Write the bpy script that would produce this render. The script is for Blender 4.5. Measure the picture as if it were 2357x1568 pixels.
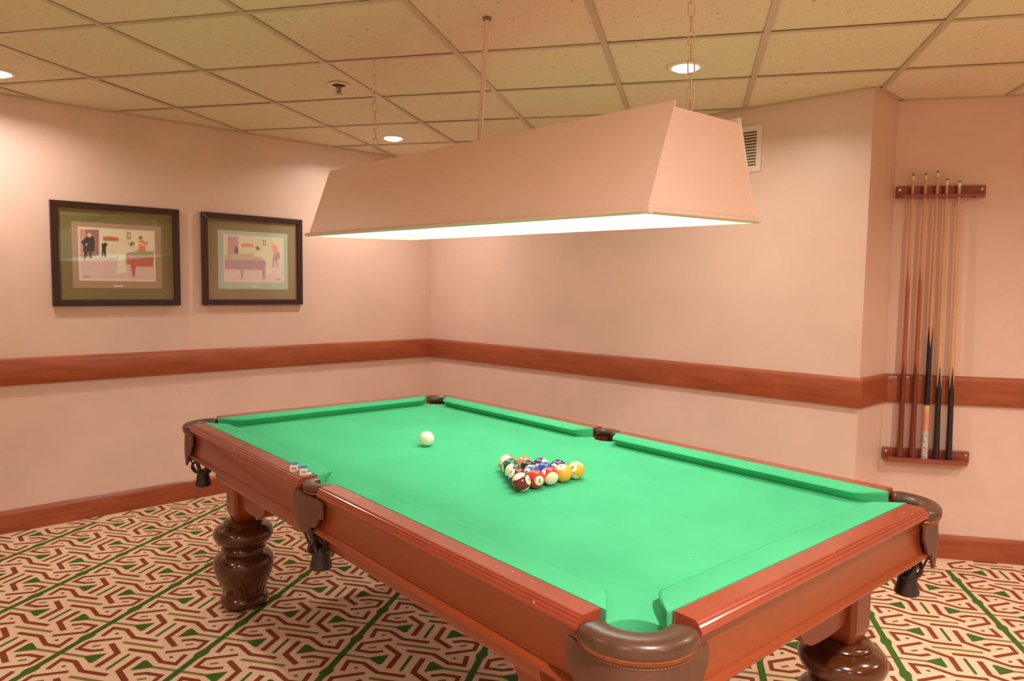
import bpy, bmesh, math, random
from mathutils import Vector, Matrix
random.seed(7)
PI = math.pi
SC = bpy.context.scene
COL = SC.collection
for _o in list(bpy.data.objects):
    bpy.data.objects.remove(_o)

# ------------------------------------------------------------------ camera
cam_data = bpy.data.cameras.new('camera')
cam_data.sensor_fit = 'HORIZONTAL'
cam_data.sensor_width = 36.0
cam_data.lens = 1650.83 / 2357.0 * 36.0
cam_data.clip_start = 0.05
cam_data.dof.use_dof = True
cam_data.dof.focus_distance = 1.95
cam_data.dof.aperture_fstop = 5.0
cam = bpy.data.objects.new('camera', cam_data)
COL.objects.link(cam)
PITCH, ROLL, CAMH = 0.07475, 0.0143, 1.344
_f = Vector((0, math.cos(PITCH), -math.sin(PITCH)))
_u0 = Vector((0, math.sin(PITCH), math.cos(PITCH)))
_r0 = Vector((1, 0, 0))
CR = _r0 * math.cos(ROLL) + _u0 * math.sin(ROLL)
CU = -_r0 * math.sin(ROLL) + _u0 * math.cos(ROLL)
CB = -_f
cam.matrix_world = Matrix(((CR.x, CU.x, CB.x, 0), (CR.y, CU.y, CB.y, 0), (CR.z, CU.z, CB.z, CAMH), (0, 0, 0, 1)))
SC.camera = cam

# ------------------------------------------------------------------ world, exposure
wd = bpy.data.worlds.new('world')
SC.world = wd
wd.use_nodes = True
wd.node_tree.nodes['Background'].inputs['Color'].default_value = (1.0, 0.86, 0.72, 1)
wd.node_tree.nodes['Background'].inputs['Strength'].default_value = 0.05
SC.view_settings.view_transform = 'Standard'
SC.view_settings.look = 'None'
SC.view_settings.gamma = 1.0
SC.view_settings.use_curve_mapping = False
SC.view_settings.exposure = 0.41
SC.cycles.max_bounces = 6
SC.cycles.diffuse_bounces = 4
SC.cycles.glossy_bounces = 3
SC.cycles.adaptive_threshold = 0.02
DOWN_W = (8.0, 9.5, 6.0, 13.0, 40.0, 19.0, 22.0, 21.0, 20.0, 13.0, 24.0)   # watts of the recessed ceiling lamps (near-wall ones kept low, unseen ones raised as fill)
DOWN_COL = (1.0, 0.89, 0.785)
TUBE_STRENGTH = 10.0   # fluorescent tubes in the lamp over the table
TUBE_COL = (0.82, 1.0, 0.95)

# ------------------------------------------------------------------ helpers
def link(o, parent=None):
    COL.objects.link(o)
    if parent is not None:
        o.parent = parent
    return o

def tag(o, label=None, cat=None, group=None, kind=None):
    if label: o['label'] = label
    if cat: o['category'] = cat
    if group: o['group'] = group
    if kind: o['kind'] = kind
    return o

def empty(name, loc=(0, 0, 0), rz=0.0, parent=None):
    o = bpy.data.objects.new(name, None)
    o.empty_display_size = 0.1
    o.location = loc
    o.rotation_euler = (0, 0, rz)
    return link(o, parent)

class MB:
    """collects polygons, then links them as ONE mesh object"""
    def __init__(self):
        self.v, self.f, self.m = [], [], []
    def poly(self, pts, m=0):
        i = len(self.v)
        self.v += [tuple(p) for p in pts]
        self.f.append(tuple(range(i, i + len(pts))))
        self.m.append(m)
    def raw(self, vs, fs, m=0):
        i = len(self.v)
        self.v += [tuple(p) for p in vs]
        for f in fs:
            self.f.append(tuple(i + k for k in f)); self.m.append(m)
    def box(self, x0, x1, y0, y1, z0, z1, m=0, M=None):
        vs = [(x, y, z) for z in (z0, z1) for y in (y0, y1) for x in (x0, x1)]
        if M is not None: vs = [M @ Vector(p) for p in vs]
        self.raw(vs, [(0, 2, 3, 1), (4, 5, 7, 6), (0, 1, 5, 4), (2, 6, 7, 3), (0, 4, 6, 2), (1, 3, 7, 5)], m)
    def prism(self, pts, z0, z1, m=0):
        """closed 2-D outline (counter-clockwise) between two heights"""
        n = len(pts)
        vs = [(p[0], p[1], z0) for p in pts] + [(p[0], p[1], z1) for p in pts]
        fs = [tuple(range(n - 1, -1, -1)), tuple(range(n, 2 * n))]
        fs += [(i, (i + 1) % n, n + (i + 1) % n, n + i) for i in range(n)]
        self.raw(vs, fs, m)
    def loft(self, rings, closed=True, caps=True, m=0):
        n = len(rings[0]); vs = [p for r in rings for p in r]; fs = []
        for k in range(len(rings) - 1):
            for i in range(n if closed else n - 1):
                a = k * n + i; b = k * n + (i + 1) % n
                fs.append((a, b, b + n, a + n))
        if caps and closed:
            fs.append(tuple(range(n - 1, -1, -1)))
            fs.append(tuple((len(rings) - 1) * n + i for i in range(n)))
        self.raw(vs, fs, m)
    def lathe(self, prof, cx=0, cy=0, seg=32, m=0, caps=True):
        rings = [[(cx + r * math.cos(2 * PI * i / seg), cy + r * math.sin(2 * PI * i / seg), z) for i in range(seg)] for r, z in prof]
        self.loft(rings, True, caps, m)
    def tube(self, path, r, seg=8, m=0, closed=False, caps=True):
        P = [Vector(p) for p in path]; n = len(P); rings = []
        up = None
        for i in range(n):
            a = P[(i - 1) % n] if (closed or i > 0) else P[i]
            b = P[(i + 1) % n] if (closed or i < n - 1) else P[i]
            t = (b - a).normalized()
            if up is None:
                up = Vector((0, 0, 1)) if abs(t.z) < 0.9 else Vector((1, 0, 0))
            s = t.cross(up)
            if s.length < 1e-6: s = t.orthogonal()
            s.normalize(); up = s.cross(t).normalized()
            rr = r[i] if isinstance(r, (list, tuple)) else r
            rings.append([P[i] + s * rr * math.cos(2 * PI * k / seg) + up * rr * math.sin(2 * PI * k / seg) for k in range(seg)])
        if closed: rings.append(rings[0])
        self.loft(rings, True, caps and not closed, m)
    def mesh(self, name, mats, smooth=None):
        me = bpy.data.meshes.new(name)
        me.from_pydata([tuple(p) for p in self.v], [], self.f)
        for mt in (mats if isinstance(mats, (list, tuple)) else [mats]):
            me.materials.append(mt)
        me.polygons.foreach_set('material_index', self.m)
        bm = bmesh.new(); bm.from_mesh(me)
        bmesh.ops.remove_doubles(bm, verts=bm.verts, dist=1e-6)
        bmesh.ops.recalc_face_normals(bm, faces=bm.faces)
        bm.to_mesh(me); bm.free()
        if smooth is not None:
            me.polygons.foreach_set('use_smooth', [True] * len(me.polygons))
            me.set_sharp_from_angle(angle=math.radians(smooth))
        me.update()
        return me
    def build(self, name, mats, parent=None, smooth=None, loc=None, rz=None):
        o = bpy.data.objects.new(name, self.mesh(name, mats, smooth))
        if loc: o.location = loc
        if rz is not None: o.rotation_euler = (0, 0, rz)
        return link(o, parent)

def bevel(o, w=0.002, seg=2, ang=35):
    md = o.modifiers.new('bevel', 'BEVEL')
    md.width = w; md.segments = seg; md.limit_method = 'ANGLE'; md.angle_limit = math.radians(ang)
    return o

# ------------------------------------------------------------------ materials
def mat(name, col, rough=0.5, var=0.0, scale=8.0, stretch=(1, 1, 1), col2=None, bump=0.0, bscale=60.0,
        spec=0.5, coat=0.0, metal=0.0, emit=None, estr=0.0, sheen=0.0, detail=4.0, space='Object'):
    m = bpy.data.materials.new(name); m.use_nodes = True
    nt = m.node_tree; b = nt.nodes['Principled BSDF']
    b.inputs['Base Color'].default_value = (*col, 1)
    b.inputs['Roughness'].default_value = rough
    b.inputs['Specular IOR Level'].default_value = spec
    b.inputs['Coat Weight'].default_value = coat
    b.inputs['Coat Roughness'].default_value = 0.12
    b.inputs['Metallic'].default_value = metal
    if sheen:
        b.inputs['Sheen Weight'].default_value = sheen
    if emit:
        b.inputs['Emission Color'].default_value = (*emit, 1); b.inputs['Emission Strength'].default_value = estr
    tc = nt.nodes.new('ShaderNodeTexCoord')
    if var or col2:
        mp = nt.nodes.new('ShaderNodeMapping'); mp.inputs['Scale'].default_value = stretch
        nt.links.new(tc.outputs[space], mp.inputs['Vector'])
        nz = nt.nodes.new('ShaderNodeTexNoise'); nz.inputs['Scale'].default_value = scale; nz.inputs['Detail'].default_value = detail
        nt.links.new(mp.outputs['Vector'], nz.inputs['Vector'])
        rp = nt.nodes.new('ShaderNodeValToRGB')
        c1 = tuple(c * (1 - var) for c in col); c2 = col2 if col2 else tuple(min(1, c * (1 + var)) for c in col)
        rp.color_ramp.elements[0].position = 0.32; rp.color_ramp.elements[0].color = (*c1, 1)
        rp.color_ramp.elements[1].position = 0.68; rp.color_ramp.elements[1].color = (*c2, 1)
        nt.links.new(nz.outputs['Fac'], rp.inputs['Fac'])
        nt.links.new(rp.outputs['Color'], b.inputs['Base Color'])
    if bump:
        nb = nt.nodes.new('ShaderNodeTexNoise'); nb.inputs['Scale'].default_value = bscale; nb.inputs['Detail'].default_value = 3
        nt.links.new(tc.outputs[space], nb.inputs['Vector'])
        bp = nt.nodes.new('ShaderNodeBump'); bp.inputs['Strength'].default_value = bump; bp.inputs['Distance'].default_value = 0.002
        nt.links.new(nb.outputs['Fac'], bp.inputs['Height'])
        nt.links.new(bp.outputs['Normal'], b.inputs['Normal'])
    return m

def speckle(m, thr, col, scale, stretch=(1, 1, 1), soft=0.02):
    """small separate flecks of another colour over a material"""
    nt = m.node_tree; b = nt.nodes['Principled BSDF']
    tc = nt.nodes.new('ShaderNodeTexCoord'); mp = nt.nodes.new('ShaderNodeMapping'); mp.inputs['Scale'].default_value = stretch
    nt.links.new(tc.outputs['Object'], mp.inputs['Vector'])
    nz = nt.nodes.new('ShaderNodeTexNoise'); nz.inputs['Scale'].default_value = scale; nz.inputs['Detail'].default_value = 2.0
    nt.links.new(mp.outputs['Vector'], nz.inputs['Vector'])
    mr = nt.nodes.new('ShaderNodeMapRange'); mr.inputs['From Min'].default_value = thr; mr.inputs['From Max'].default_value = thr + soft
    nt.links.new(nz.outputs['Fac'], mr.inputs['Value'])
    mx = nt.nodes.new('ShaderNodeMix'); mx.data_type = 'RGBA'
    src = b.inputs['Base Color'].links
    if src: nt.links.new(src[0].from_socket, mx.inputs[6])
    else: mx.inputs[6].default_value = b.inputs['Base Color'].default_value
    mx.inputs[7].default_value = (*col, 1)
    nt.links.new(mr.outputs['Result'], mx.inputs[0])
    nt.links.new(mx.outputs[2], b.inputs['Base Color'])
    return m

M = {}
M['wall'] = mat('wallpaper', (0.79, 0.57, 0.485), 0.36, var=0.035, scale=3.0, bump=0.10, bscale=420, spec=0.5)
M['tile'] = speckle(mat('ceiling_tile', (0.76, 0.69, 0.475), 0.95, bump=0.25, bscale=150, spec=0.1), 0.672, (0.30, 0.21, 0.12), 120, (0.5, 1, 1), 0.05)
_nt = M['tile'].node_tree                      # tiles come from different batches: greener and pinker ones
_mx = [n for n in _nt.nodes if n.type == 'MIX'][0]
_oi = _nt.nodes.new('ShaderNodeObjectInfo'); _rp = _nt.nodes.new('ShaderNodeValToRGB')
_rp.color_ramp.elements[0].color = (0.78, 0.71, 0.50, 1); _rp.color_ramp.elements[1].color = (0.81, 0.69, 0.52, 1)
_nt.links.new(_oi.outputs['Random'], _rp.inputs['Fac']); _nt.links.new(_rp.outputs['Color'], _mx.inputs[6])
M['tbar'] = mat('ceiling_grid', (0.56, 0.45, 0.31), 0.35, spec=0.5)
M['gapshadow'] = mat('painted_gap_shadow', (0.05, 0.032, 0.02), 0.9)  # near-black standing in for the shade in grid gaps and recesses
M['trim'] = mat('trim_wood', (0.36, 0.085, 0.03), 0.38, var=0.16, scale=5, stretch=(1, 1, 9), bump=0.04, bscale=90, coat=0.15)
M['cream'] = mat('carpet_cream', (0.88, 0.60, 0.40), 0.95, var=0.06, scale=300, bump=0.6, bscale=700, spec=0.1, sheen=0.2)
M['cbrown'] = mat('carpet_brown', (0.27, 0.065, 0.026), 0.95, var=0.12, scale=300, bump=0.6, bscale=700, spec=0.1)
M['cgreen'] = mat('carpet_green', (0.072, 0.145, 0.026), 0.95, var=0.12, scale=300, bump=0.6, bscale=700, spec=0.1)
M['colive'] = mat('carpet_olive', (0.27, 0.20, 0.055), 0.95, var=0.12, scale=300, bump=0.6, bscale=700, spec=0.1)
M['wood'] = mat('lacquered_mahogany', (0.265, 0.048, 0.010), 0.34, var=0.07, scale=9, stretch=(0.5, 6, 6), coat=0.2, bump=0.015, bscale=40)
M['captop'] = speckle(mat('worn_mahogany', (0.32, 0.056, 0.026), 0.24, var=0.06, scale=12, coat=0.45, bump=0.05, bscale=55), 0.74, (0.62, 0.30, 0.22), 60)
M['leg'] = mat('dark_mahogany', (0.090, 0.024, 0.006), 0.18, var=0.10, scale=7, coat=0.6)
M['cloth'] = speckle(mat('green_baize', (0.080, 0.50, 0.235), 0.90, var=0.05, scale=5, bump=0.12, bscale=900, spec=0.12), 0.765, (0.22, 0.62, 0.30), 38)
M['leather'] = mat('brown_leather', (0.092, 0.038, 0.020), 0.33, var=0.12, scale=26, bump=0.06, bscale=140, coat=0.15)
M['shield'] = mat('dark_leather', (0.115, 0.046, 0.026), 0.45, var=0.12, scale=18, bump=0.08, bscale=120)
M['liner'] = mat('red_leather', (0.155, 0.042, 0.024), 0.4, var=0.2, scale=22, bump=0.06, bscale=120)
M['cage'] = mat('black_leather', (0.030, 0.017, 0.015), 0.42, var=0.2, scale=30)
M['welt'] = mat('tan_piping', (0.36, 0.10, 0.022), 0.45, var=0.15, scale=60)
M['shade'] = mat('painted_shade', (0.88, 0.645, 0.545), 0.42, var=0.02, scale=4, bump=0.03, bscale=160)
M['shadein'] = mat('white_enamel', (0.86, 0.90, 0.86), 0.5)
M['tube'] = mat('fluorescent_tube', (1, 1, 1), 0.5, emit=TUBE_COL, estr=TUBE_STRENGTH)
M['chain'] = mat('painted_chain', (0.80, 0.60, 0.50), 0.4)
M['lens'] = mat('lamp_lens', (1, 1, 1), 0.4, emit=(1.0, 0.93, 0.82), estr=22.0)
M['lens'].cycles.emission_sampling = 'NONE'
M['fixture'] = mat('fixture_white', (0.80, 0.70, 0.60), 0.4)
M['metal'] = mat('brushed_metal', (0.45, 0.38, 0.33), 0.35, metal=0.9)
M['brass'] = mat('dull_brass', (0.32, 0.22, 0.13), 0.4, metal=0.7)
M['vent'] = mat('vent_white', (0.86, 0.72, 0.62), 0.45)
M['frame'] = mat('dark_frame', (0.040, 0.014, 0.010), 0.35, var=0.2, scale=20, coat=0.1)
M['matgreen'] = mat('olive_mat', (0.235, 0.215, 0.085), 0.9)
M['mattan'] = mat('tan_mat', (0.50, 0.36, 0.235), 0.9)
M['matkhaki'] = mat('khaki_mat', (0.36, 0.28, 0.145), 0.9)
M['matmint'] = mat('mint_mat', (0.56, 0.70, 0.58), 0.9)
M['paper'] = mat('white_paper', (0.93, 0.87, 0.78), 0.8)
M['rackwood'] = mat('rack_wood', (0.30, 0.062, 0.035), 0.35, var=0.12, scale=10, stretch=(1, 1, 5), coat=0.25)
M['screw'] = mat('screw_head', (0.75, 0.7, 0.66), 0.25, metal=0.9)
M['ash'] = mat('ash_shaft', (0.70, 0.40, 0.20), 0.35, var=0.08, scale=6, stretch=(6, 6, 0.6), coat=0.3)
M['redwood'] = mat('red_shaft', (0.46, 0.125, 0.05), 0.35, var=0.12, scale=6, stretch=(6, 6, 0.6), coat=0.3)
M['rosewood'] = mat('rosewood_butt', (0.19, 0.033, 0.012), 0.28, var=0.15, scale=6, stretch=(6, 6, 0.6), coat=0.3)
M['ebony'] = mat('black_butt', (0.012, 0.010, 0.011), 0.3, coat=0.2)
M['ferrule'] = mat('white_ferrule', (0.85, 0.80, 0.74), 0.35)
M['cuetip'] = mat('cue_tip', (0.16, 0.14, 0.14), 0.9)
M['ring'] = mat('yellow_ring', (0.75, 0.52, 0.20), 0.4)
M['pinkwood'] = mat('pink_butt', (0.80, 0.33, 0.20), 0.4, var=0.1, scale=20)
M['marble'] = mat('marbled_wrap', (0.62, 0.50, 0.46), 0.5, var=0.5, scale=90, col2=(0.92, 0.86, 0.82))
M['chalk'] = mat('blue_chalk', (0.07, 0.17, 0.42), 0.95, var=0.2, scale=90)
M['chalkpaper'] = mat('chalk_label', (0.74, 0.72, 0.66), 0.8)
M['chalkprint'] = mat('chalk_print', (0.62, 0.22, 0.15), 0.8)
M['ivory'] = mat('ivory_ball', (0.90, 0.84, 0.66), 0.20, coat=0.3)
M['ink'] = mat('black_ink', (0.02, 0.015, 0.012), 0.5)

# ------------------------------------------------------------------ the room (plan coordinates)
WC = Vector((-0.64489, 5.63674)); UL = Vector((-0.727881, -0.685703)); UR = Vector((0.721267, -0.692658)); UW = Vector((0.976405, -0.21595))
NL = Vector((0.685703, -0.727881)); NR = Vector((-0.692658, -0.721267)); NW = Vector((-0.21595, -0.976405))
DR, DI = 3.2077, 0.3175
WK = WC + UR * DR
WI = WK - UL * DI
NI = Vector((UL.y, -UL.x)) * -1.0                      # normal of the short return face, facing the camera side
if NI.dot(Vector((1, 0.2))) < 0: NI = -NI
ZC = 2.28855
LEND = WC + UL * 7.2
WEND = WI + UW * 4.4
BK1 = Vector((-4.2, -3.6)); BK2 = Vector((5.0, -4.0))
ROOM = [WC, LEND, BK1, BK2, WEND, WI, WK]

def wall(name, a, b, n, label, z1=None, ext0=0.0, ext1=0.0):
    d = (b - a).normalized(); a2 = a - d * ext0; b2 = b + d * ext1; t = -n * 0.12
    mb = MB()
    pts = [a2, b2, b2 + t, a2 + t]
    mb.prism([(p.x, p.y) for p in pts], -0.02, (z1 or ZC + 0.12))
    o = mb.build(name, M['wall'])
    return tag(o, label, 'wall', kind='structure')
def inward(a, b):
    d = (b - a).normalized(); n = Vector((-d.y, d.x))
    return n if n.dot(Vector((0, 1.5)) - (a + b) * 0.5) > 0 else -n
wall('wall_left', WC, LEND, NL, 'salmon papered wall carrying the two framed prints', ext0=0.1, ext1=0.1)
wall('wall_right', WC, WK, NR, 'salmon papered wall behind the pool table, with the air vent', ext1=0.0)
wall('wall_return', WK, WI, NI, 'narrow shaded return of the wall beside the cue rack')
wall('wall_far', WI, WEND, NW, 'salmon papered wall carrying the cue rack', ext1=0.1)
wall('wall_side', LEND, BK1, inward(LEND, BK1), 'plain salmon wall out of view on the left')
wall('wall_back', BK1, BK2, inward(BK1, BK2), 'plain salmon wall behind the viewer', ext0=0.1, ext1=0.1)
wall('wall_end', BK2, WEND, inward(BK2, WEND), 'plain salmon wall out of view on the right')

def profile_run(name, path, normals, prof, material, label, kindcat, closed=False):
    """a moulding whose (depth, z) profile runs along a plan path, mitred at the corners"""
    rings = []
    n = len(path)
    for i, p in enumerate(path):
        if i == 0: off = normals[0]; k = 1.0
        elif i == n - 1: off = normals[-1]; k = 1.0
        else:
            h = (normals[i - 1] + normals[i]).normalized(); k = 1.0 / max(0.3, h.dot(normals[i])); off = h
        rings.append([(p.x + off.x * dd * k, p.y + off.y * dd * k, z) for dd, z in prof])
    mb = MB(); mb.loft(rings, True, True)
    o = mb.build(name, material, smooth=30)
    return tag(o, label, kindcat, kind='structure')
RT, RB = 0.9306, 0.7848
rail = [(0.0, RB), (0.019, RB + 0.004), (0.022, RB + 0.010), (0.022, RT - 0.016), (0.019, RT - 0.009), (0.0, RT)]
base = [(0.0, 0.0), (0.017, 0.0), (0.017, 0.092), (0.013, 0.108), (0.006, 0.121), (0.0, 0.121)]
profile_run('trim_1', [WC, LEND], [NL], rail, M['trim'], 'mahogany rail across the wall below the framed prints', 'rail')
profile_run('trim_2', [WC, WK, WI], [NR, NI], rail, M['trim'], 'mahogany rail behind the pool table that turns the corner', 'rail')
profile_run('trim_3', [WI, WEND], [NW], rail, M['trim'], 'mahogany rail running behind the hanging cues', 'rail')
profile_run('baseboard_left', [WC, LEND], [NL], base, M['trim'], 'reddish wooden skirting along the wall with the prints', 'baseboard')
profile_run('baseboard_right', [WC, WK, WI], [NR, NI], base, M['trim'], 'wooden skirting hidden behind the pool table', 'baseboard')
profile_run('baseboard_far', [WI, WEND], [NW], base, M['trim'], 'reddish wooden skirting under the cue rack', 'baseboard')

# ------------------------------------------------------------------ carpet: printed strapwork lattice on a cream floor
CA = math.radians(77.06); CP, CQ = 0.4932, 0.2445; CO = Vector((-1.563, 2.7382))
GH = Vector((math.cos(CA), math.sin(CA))); PH = Vector((GH.y, -GH.x))
def stroke(mb, pts, w, m):
    """a mitred ribbon of constant width through 2-D points (mm)"""
    P = [Vector(p) for p in pts]; n = len(P); Lf, Rt = [], []
    for i in range(n):
        d1 = (P[i] - P[i - 1]).normalized() if i > 0 else (P[1] - P[0]).normalized()
        d2 = (P[i + 1] - P[i]).normalized() if i < n - 1 else d1
        n1 = Vector((-d1.y, d1.x)); n2 = Vector((-d2.y, d2.x)); h = (n1 + n2).normalized()
        k = min(1.8, 1.0 / max(0.4, h.dot(n1))) * w / 2
        Lf.append(P[i] + h * k); Rt.append(P[i] - h * k)
    for i in range(n - 1):
        mb.append((m, [Rt[i], Rt[i + 1], Lf[i + 1], Lf[i]]))
unit = []
C2 = (246.6, -122.25)
half = []
stroke(half, [(50, -102), (42, -37), (101, -37), (172, -83), (276, -83)], 17, 1)
half.append((2, [Vector(p) for p in ((80, -73), (88, -66), (97, -72), (89, -80))]))
stroke(half, [(132, -97), (37, -151), (38, -204), (97, -205), (133, -187)], 16, 1)
stroke(half, [(74, -177), (98, -163)], 11, 3)
stroke(half, [(127, -143), (200, -194), (199, -292)], 20, 1)
stroke(half, [(12, -244.5), (112, -244.5)], 13, 3)
half.append((2, [Vector(p) for p in ((108, -250), (108, -239), (165, -206), (165, -272), (155, -277))]))
for m_, p_ in half:
    unit.append((m_, p_))
    unit.append((m_, [Vector((2 * C2[0] - q.x, 2 * C2[1] - q.y)) for q in p_]))
stroke(unit, [(246.6, -190), (246.6, -299)], 11, 2)
stroke(unit, [(160, -122.25), (333, -122.25)], 14, 3)
unit.append((2, [Vector(p) for p in ((-12, -244.5), (12, -244.5), (12, -152), (20, -124), (20, -106), (12, -92), (12, 0), (-12, 0), (-12, -92), (-20, -120), (-20, -138), (-12, -152))]))
fl = MB()
fl.poly([(p.x, p.y, 0.0) for p in ROOM][::-1], 0)
def inside(p):
    c = False; n = len(ROOM)
    for i in range(n):
        a, b = ROOM[i], ROOM[(i + 1) % n]
        if (a.y > p.y) != (b.y > p.y) and p.x < (b.x - a.x) * (p.y - a.y) / (b.y - a.y) + a.x: c = not c
    return c
for i in range(-10, 13):
    for j in range(-14, 22):
        o_ = CO + PH * (i * CP) + GH * (j * CQ)
        if o_.y < -0.3 or o_.y > 6.2 or abs(o_.x) > 4.6: continue
        for m_, p_ in unit:
            w_ = [o_ + PH * (q.x / 1000.0) + GH * (q.y / 1000.0) for q in p_]
            if all(inside(q) for q in w_):
                zz = {3: 0.0008, 1: 0.0012, 2: 0.0016}[m_]
                fl.poly([(q.x, q.y, zz) for q in w_], m_)
me = bpy.data.meshes.new('floor'); me.from_pydata(fl.v, [], fl.f)
for k_ in ('cream', 'cbrown', 'cgreen', 'colive'): me.materials.append(M[k_])
me.polygons.foreach_set('material_index', fl.m)
bm = bmesh.new(); bm.from_mesh(me)
for f_ in bm.faces:
    f_.normal_update()
    if f_.normal.z < 0: f_.normal_flip()
bm.to_mesh(me); bm.free()
tag(link(bpy.data.objects.new('floor', me)), 'carpet with a brown and green interlaced lattice on cream', 'floor', kind='structure')

# ------------------------------------------------------------------ suspended ceiling
GA = -0.2438; GO = Vector((-1.5415, 2.7455)); SCx, SRy = 0.5994, 0.5750
GU = Vector((math.cos(GA), math.sin(GA))); GW = Vector((-GU.y, GU.x))
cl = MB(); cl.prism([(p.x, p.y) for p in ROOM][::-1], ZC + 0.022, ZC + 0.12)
ceiling = tag(cl.build('ceiling', M['gapshadow']), 'suspended ceiling of speckled beige tiles in a metal grid', 'ceiling', kind='structure')
def clip(poly, a, n):
    """keep the side of the line through a that n points to"""
    out = []
    for i in range(len(poly)):
        p, q = poly[i], poly[(i + 1) % len(poly)]
        dp, dq = (p - a).dot(n), (q - a).dot(n)
        if dp >= 0: out.append(p)
        if (dp > 0 and dq < 0) or (dp < 0 and dq > 0): out.append(p + (q - p) * (dp / (dp - dq)))
    return out
HALF = [(WC, NL), (LEND, inward(LEND, BK1)), (BK1, inward(BK1, BK2)), (BK2, inward(BK2, WEND))]
def area(p): return abs(sum(p[i].x * p[(i + 1) % len(p)].y - p[(i + 1) % len(p)].x * p[i].y for i in range(len(p)))) / 2
def to_room(poly, inset=0.0):
    for a, n in HALF:
        poly = clip(poly, a + n * inset, n)
        if len(poly) < 3: return []
    res = []
    A = clip(poly, WC + NR * inset, NR)
    if len(A) >= 3 and area(A) > 4e-4: res.append(A)
    B = clip(poly, WC + NR * inset, -NR)
    B = clip(B, WK + NI * inset, NI) if len(B) >= 3 else B
    B = clip(B, WI + NW * inset, NW) if len(B) >= 3 else B
    if len(B) >= 3 and area(B) > 4e-4: res.append(B)
    return res
def gp(c, r): return GO + GU * (c * SCx) + GW * (r * SRy)
def solid(pieces, z0, z1, m=0):
    mb = MB()
    for p in pieces:
        s = sum(p[i].x * p[(i + 1) % len(p)].y - p[(i + 1) % len(p)].x * p[i].y for i in range(len(p)))
        pp = p if s > 0 else p[::-1]
        mb.prism([(q.x, q.y) for q in pp], z0, z1, m)
    return mb
LAMPS = []
l1, vA, vB = Vector((-0.7864, 4.7182)), Vector((1.513, -1.567)), Vector((-1.600, -1.341))
for ia, ib in ((0, 0), (1, 0), (0, 1), (2, 0), (2, 1), (2, 2), (3, 1), (3, 2), (2, 3), (1, 2)):  # lamps behind and left of the viewer are unseen, added as fill light
    LAMPS.append(l1 + vA * ia + vB * ib)
LAMPS.append(Vector((3.90, 1.55)))
SPR = Vector((-0.8404, 3.4900))
for c in range(-6, 10):
    for r in range(-4, 10):
        g = 0.006
        q = [gp(c + g / SCx, r + g / SRy), gp(c + 1 - g / SCx, r + g / SRy), gp(c + 1 - g / SCx, r + 1 - g / SRy), gp(c + g / SCx, r + 1 - g / SRy)]
        pc = to_room(q, 0.004)
        if not pc: continue
        dz = random.uniform(-0.0008, 0.0012)
        solid(pc, ZC + 0.0058 + dz, ZC + 0.020).build('ceiling_tile', M['tile'], ceiling)
def bar(p, q, w, z0):
    d = (q - p).normalized(); n = Vector((-d.y, d.x))
    pc = to_room([p - n * (w / 2), q - n * (w / 2), q + n * (w / 2), p + n * (w / 2)], 0.0)
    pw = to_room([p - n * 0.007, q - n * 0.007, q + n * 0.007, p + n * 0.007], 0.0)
    if not pc: return
    mb = solid(pc, z0, ZC + 0.0028, 0); m2 = solid(pw, ZC + 0.0028, ZC + 0.0215, 1)  # dark web strip paints in the shade between bar and tile
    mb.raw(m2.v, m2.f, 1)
    mb.build('grid_bar', [M['tbar'], M['gapshadow']], ceiling)
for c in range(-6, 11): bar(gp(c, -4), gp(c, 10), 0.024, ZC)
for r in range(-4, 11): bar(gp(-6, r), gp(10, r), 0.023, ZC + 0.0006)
def edge_angle(a, b, n):
    nn = n * 0.022
    solid([[a, b, b + nn, a + nn]], ZC - 0.0006, ZC + 0.021).build('wall_angle', M['tbar'], ceiling)
edge_angle(WC, LEND, NL); edge_angle(WC, WK, NR); edge_angle(WK, WI, NI); edge_angle(WI, WEND, NW)

# ------------------------------------------------------------------ pool table
TYAW = -0.8604; TX, TY = -0.0791, 2.4478
ZR, ZB = 0.776, 0.740            # rail top, cloth
AX, AY = 1.162, 0.601            # back line of the cushions
ND = 0.076                       # cushion depth
table = empty('pool_table', (TX, TY, 0), TYAW)
tag(table, 'mahogany pool table with green cloth, leather pockets and turned legs', 'pool table')

# bed with pocket bites
def arc(cx, cy, r, a0, a1, n=10):
    return [(cx + r * math.cos(a0 + (a1 - a0) * i / n), cy + r * math.sin(a0 + (a1 - a0) * i / n)) for i in range(n + 1)]
EX, EY = AX - 0.003, AY - 0.003
CCX, CCY, CBR = 1.138, 0.577, 0.062      # corner bite
SBY, SBR = 0.616, 0.052                  # side bite
def corner_pts(sx, sy):
    dx = math.sqrt(CBR ** 2 - (EY - CCY) ** 2); dy = math.sqrt(CBR ** 2 - (EX - CCX) ** 2)
    a1 = math.atan2(EY - CCY, -dx); a2 = math.atan2(-dy, EX - CCX) + 2 * PI
    a = [(CCX + CBR * math.cos(a1 + (a2 - a1) * i / 14), CCY + CBR * math.sin(a1 + (a2 - a1) * i / 14)) for i in range(15)]
    return [(sx * x, sy * y) for x, y in a]          # from the long edge to the short edge
def side_pts(sy):
    s0 = math.acos(math.sqrt(SBR ** 2 - (SBY - EY) ** 2) / SBR)
    return [(SBR * math.cos(t), sy * (SBY - SBR * math.sin(t))) for t in [s0 + (PI - 2 * s0) * i / 12 for i in range(13)]]  # +x to -x
out = []
out += side_pts(-1)[::-1]                       # bottom edge, -x to +x
out += corner_pts(1, -1)                        # bottom right: long edge to short edge
out += corner_pts(1, 1)[::-1]                   # top right: short edge to long edge
out += side_pts(1)                              # top edge, +x to -x
out += corner_pts(-1, 1)
out += corner_pts(-1, -1)[::-1]
bed = MB(); bed.prism(out, ZB - 0.045, ZB)
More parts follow.
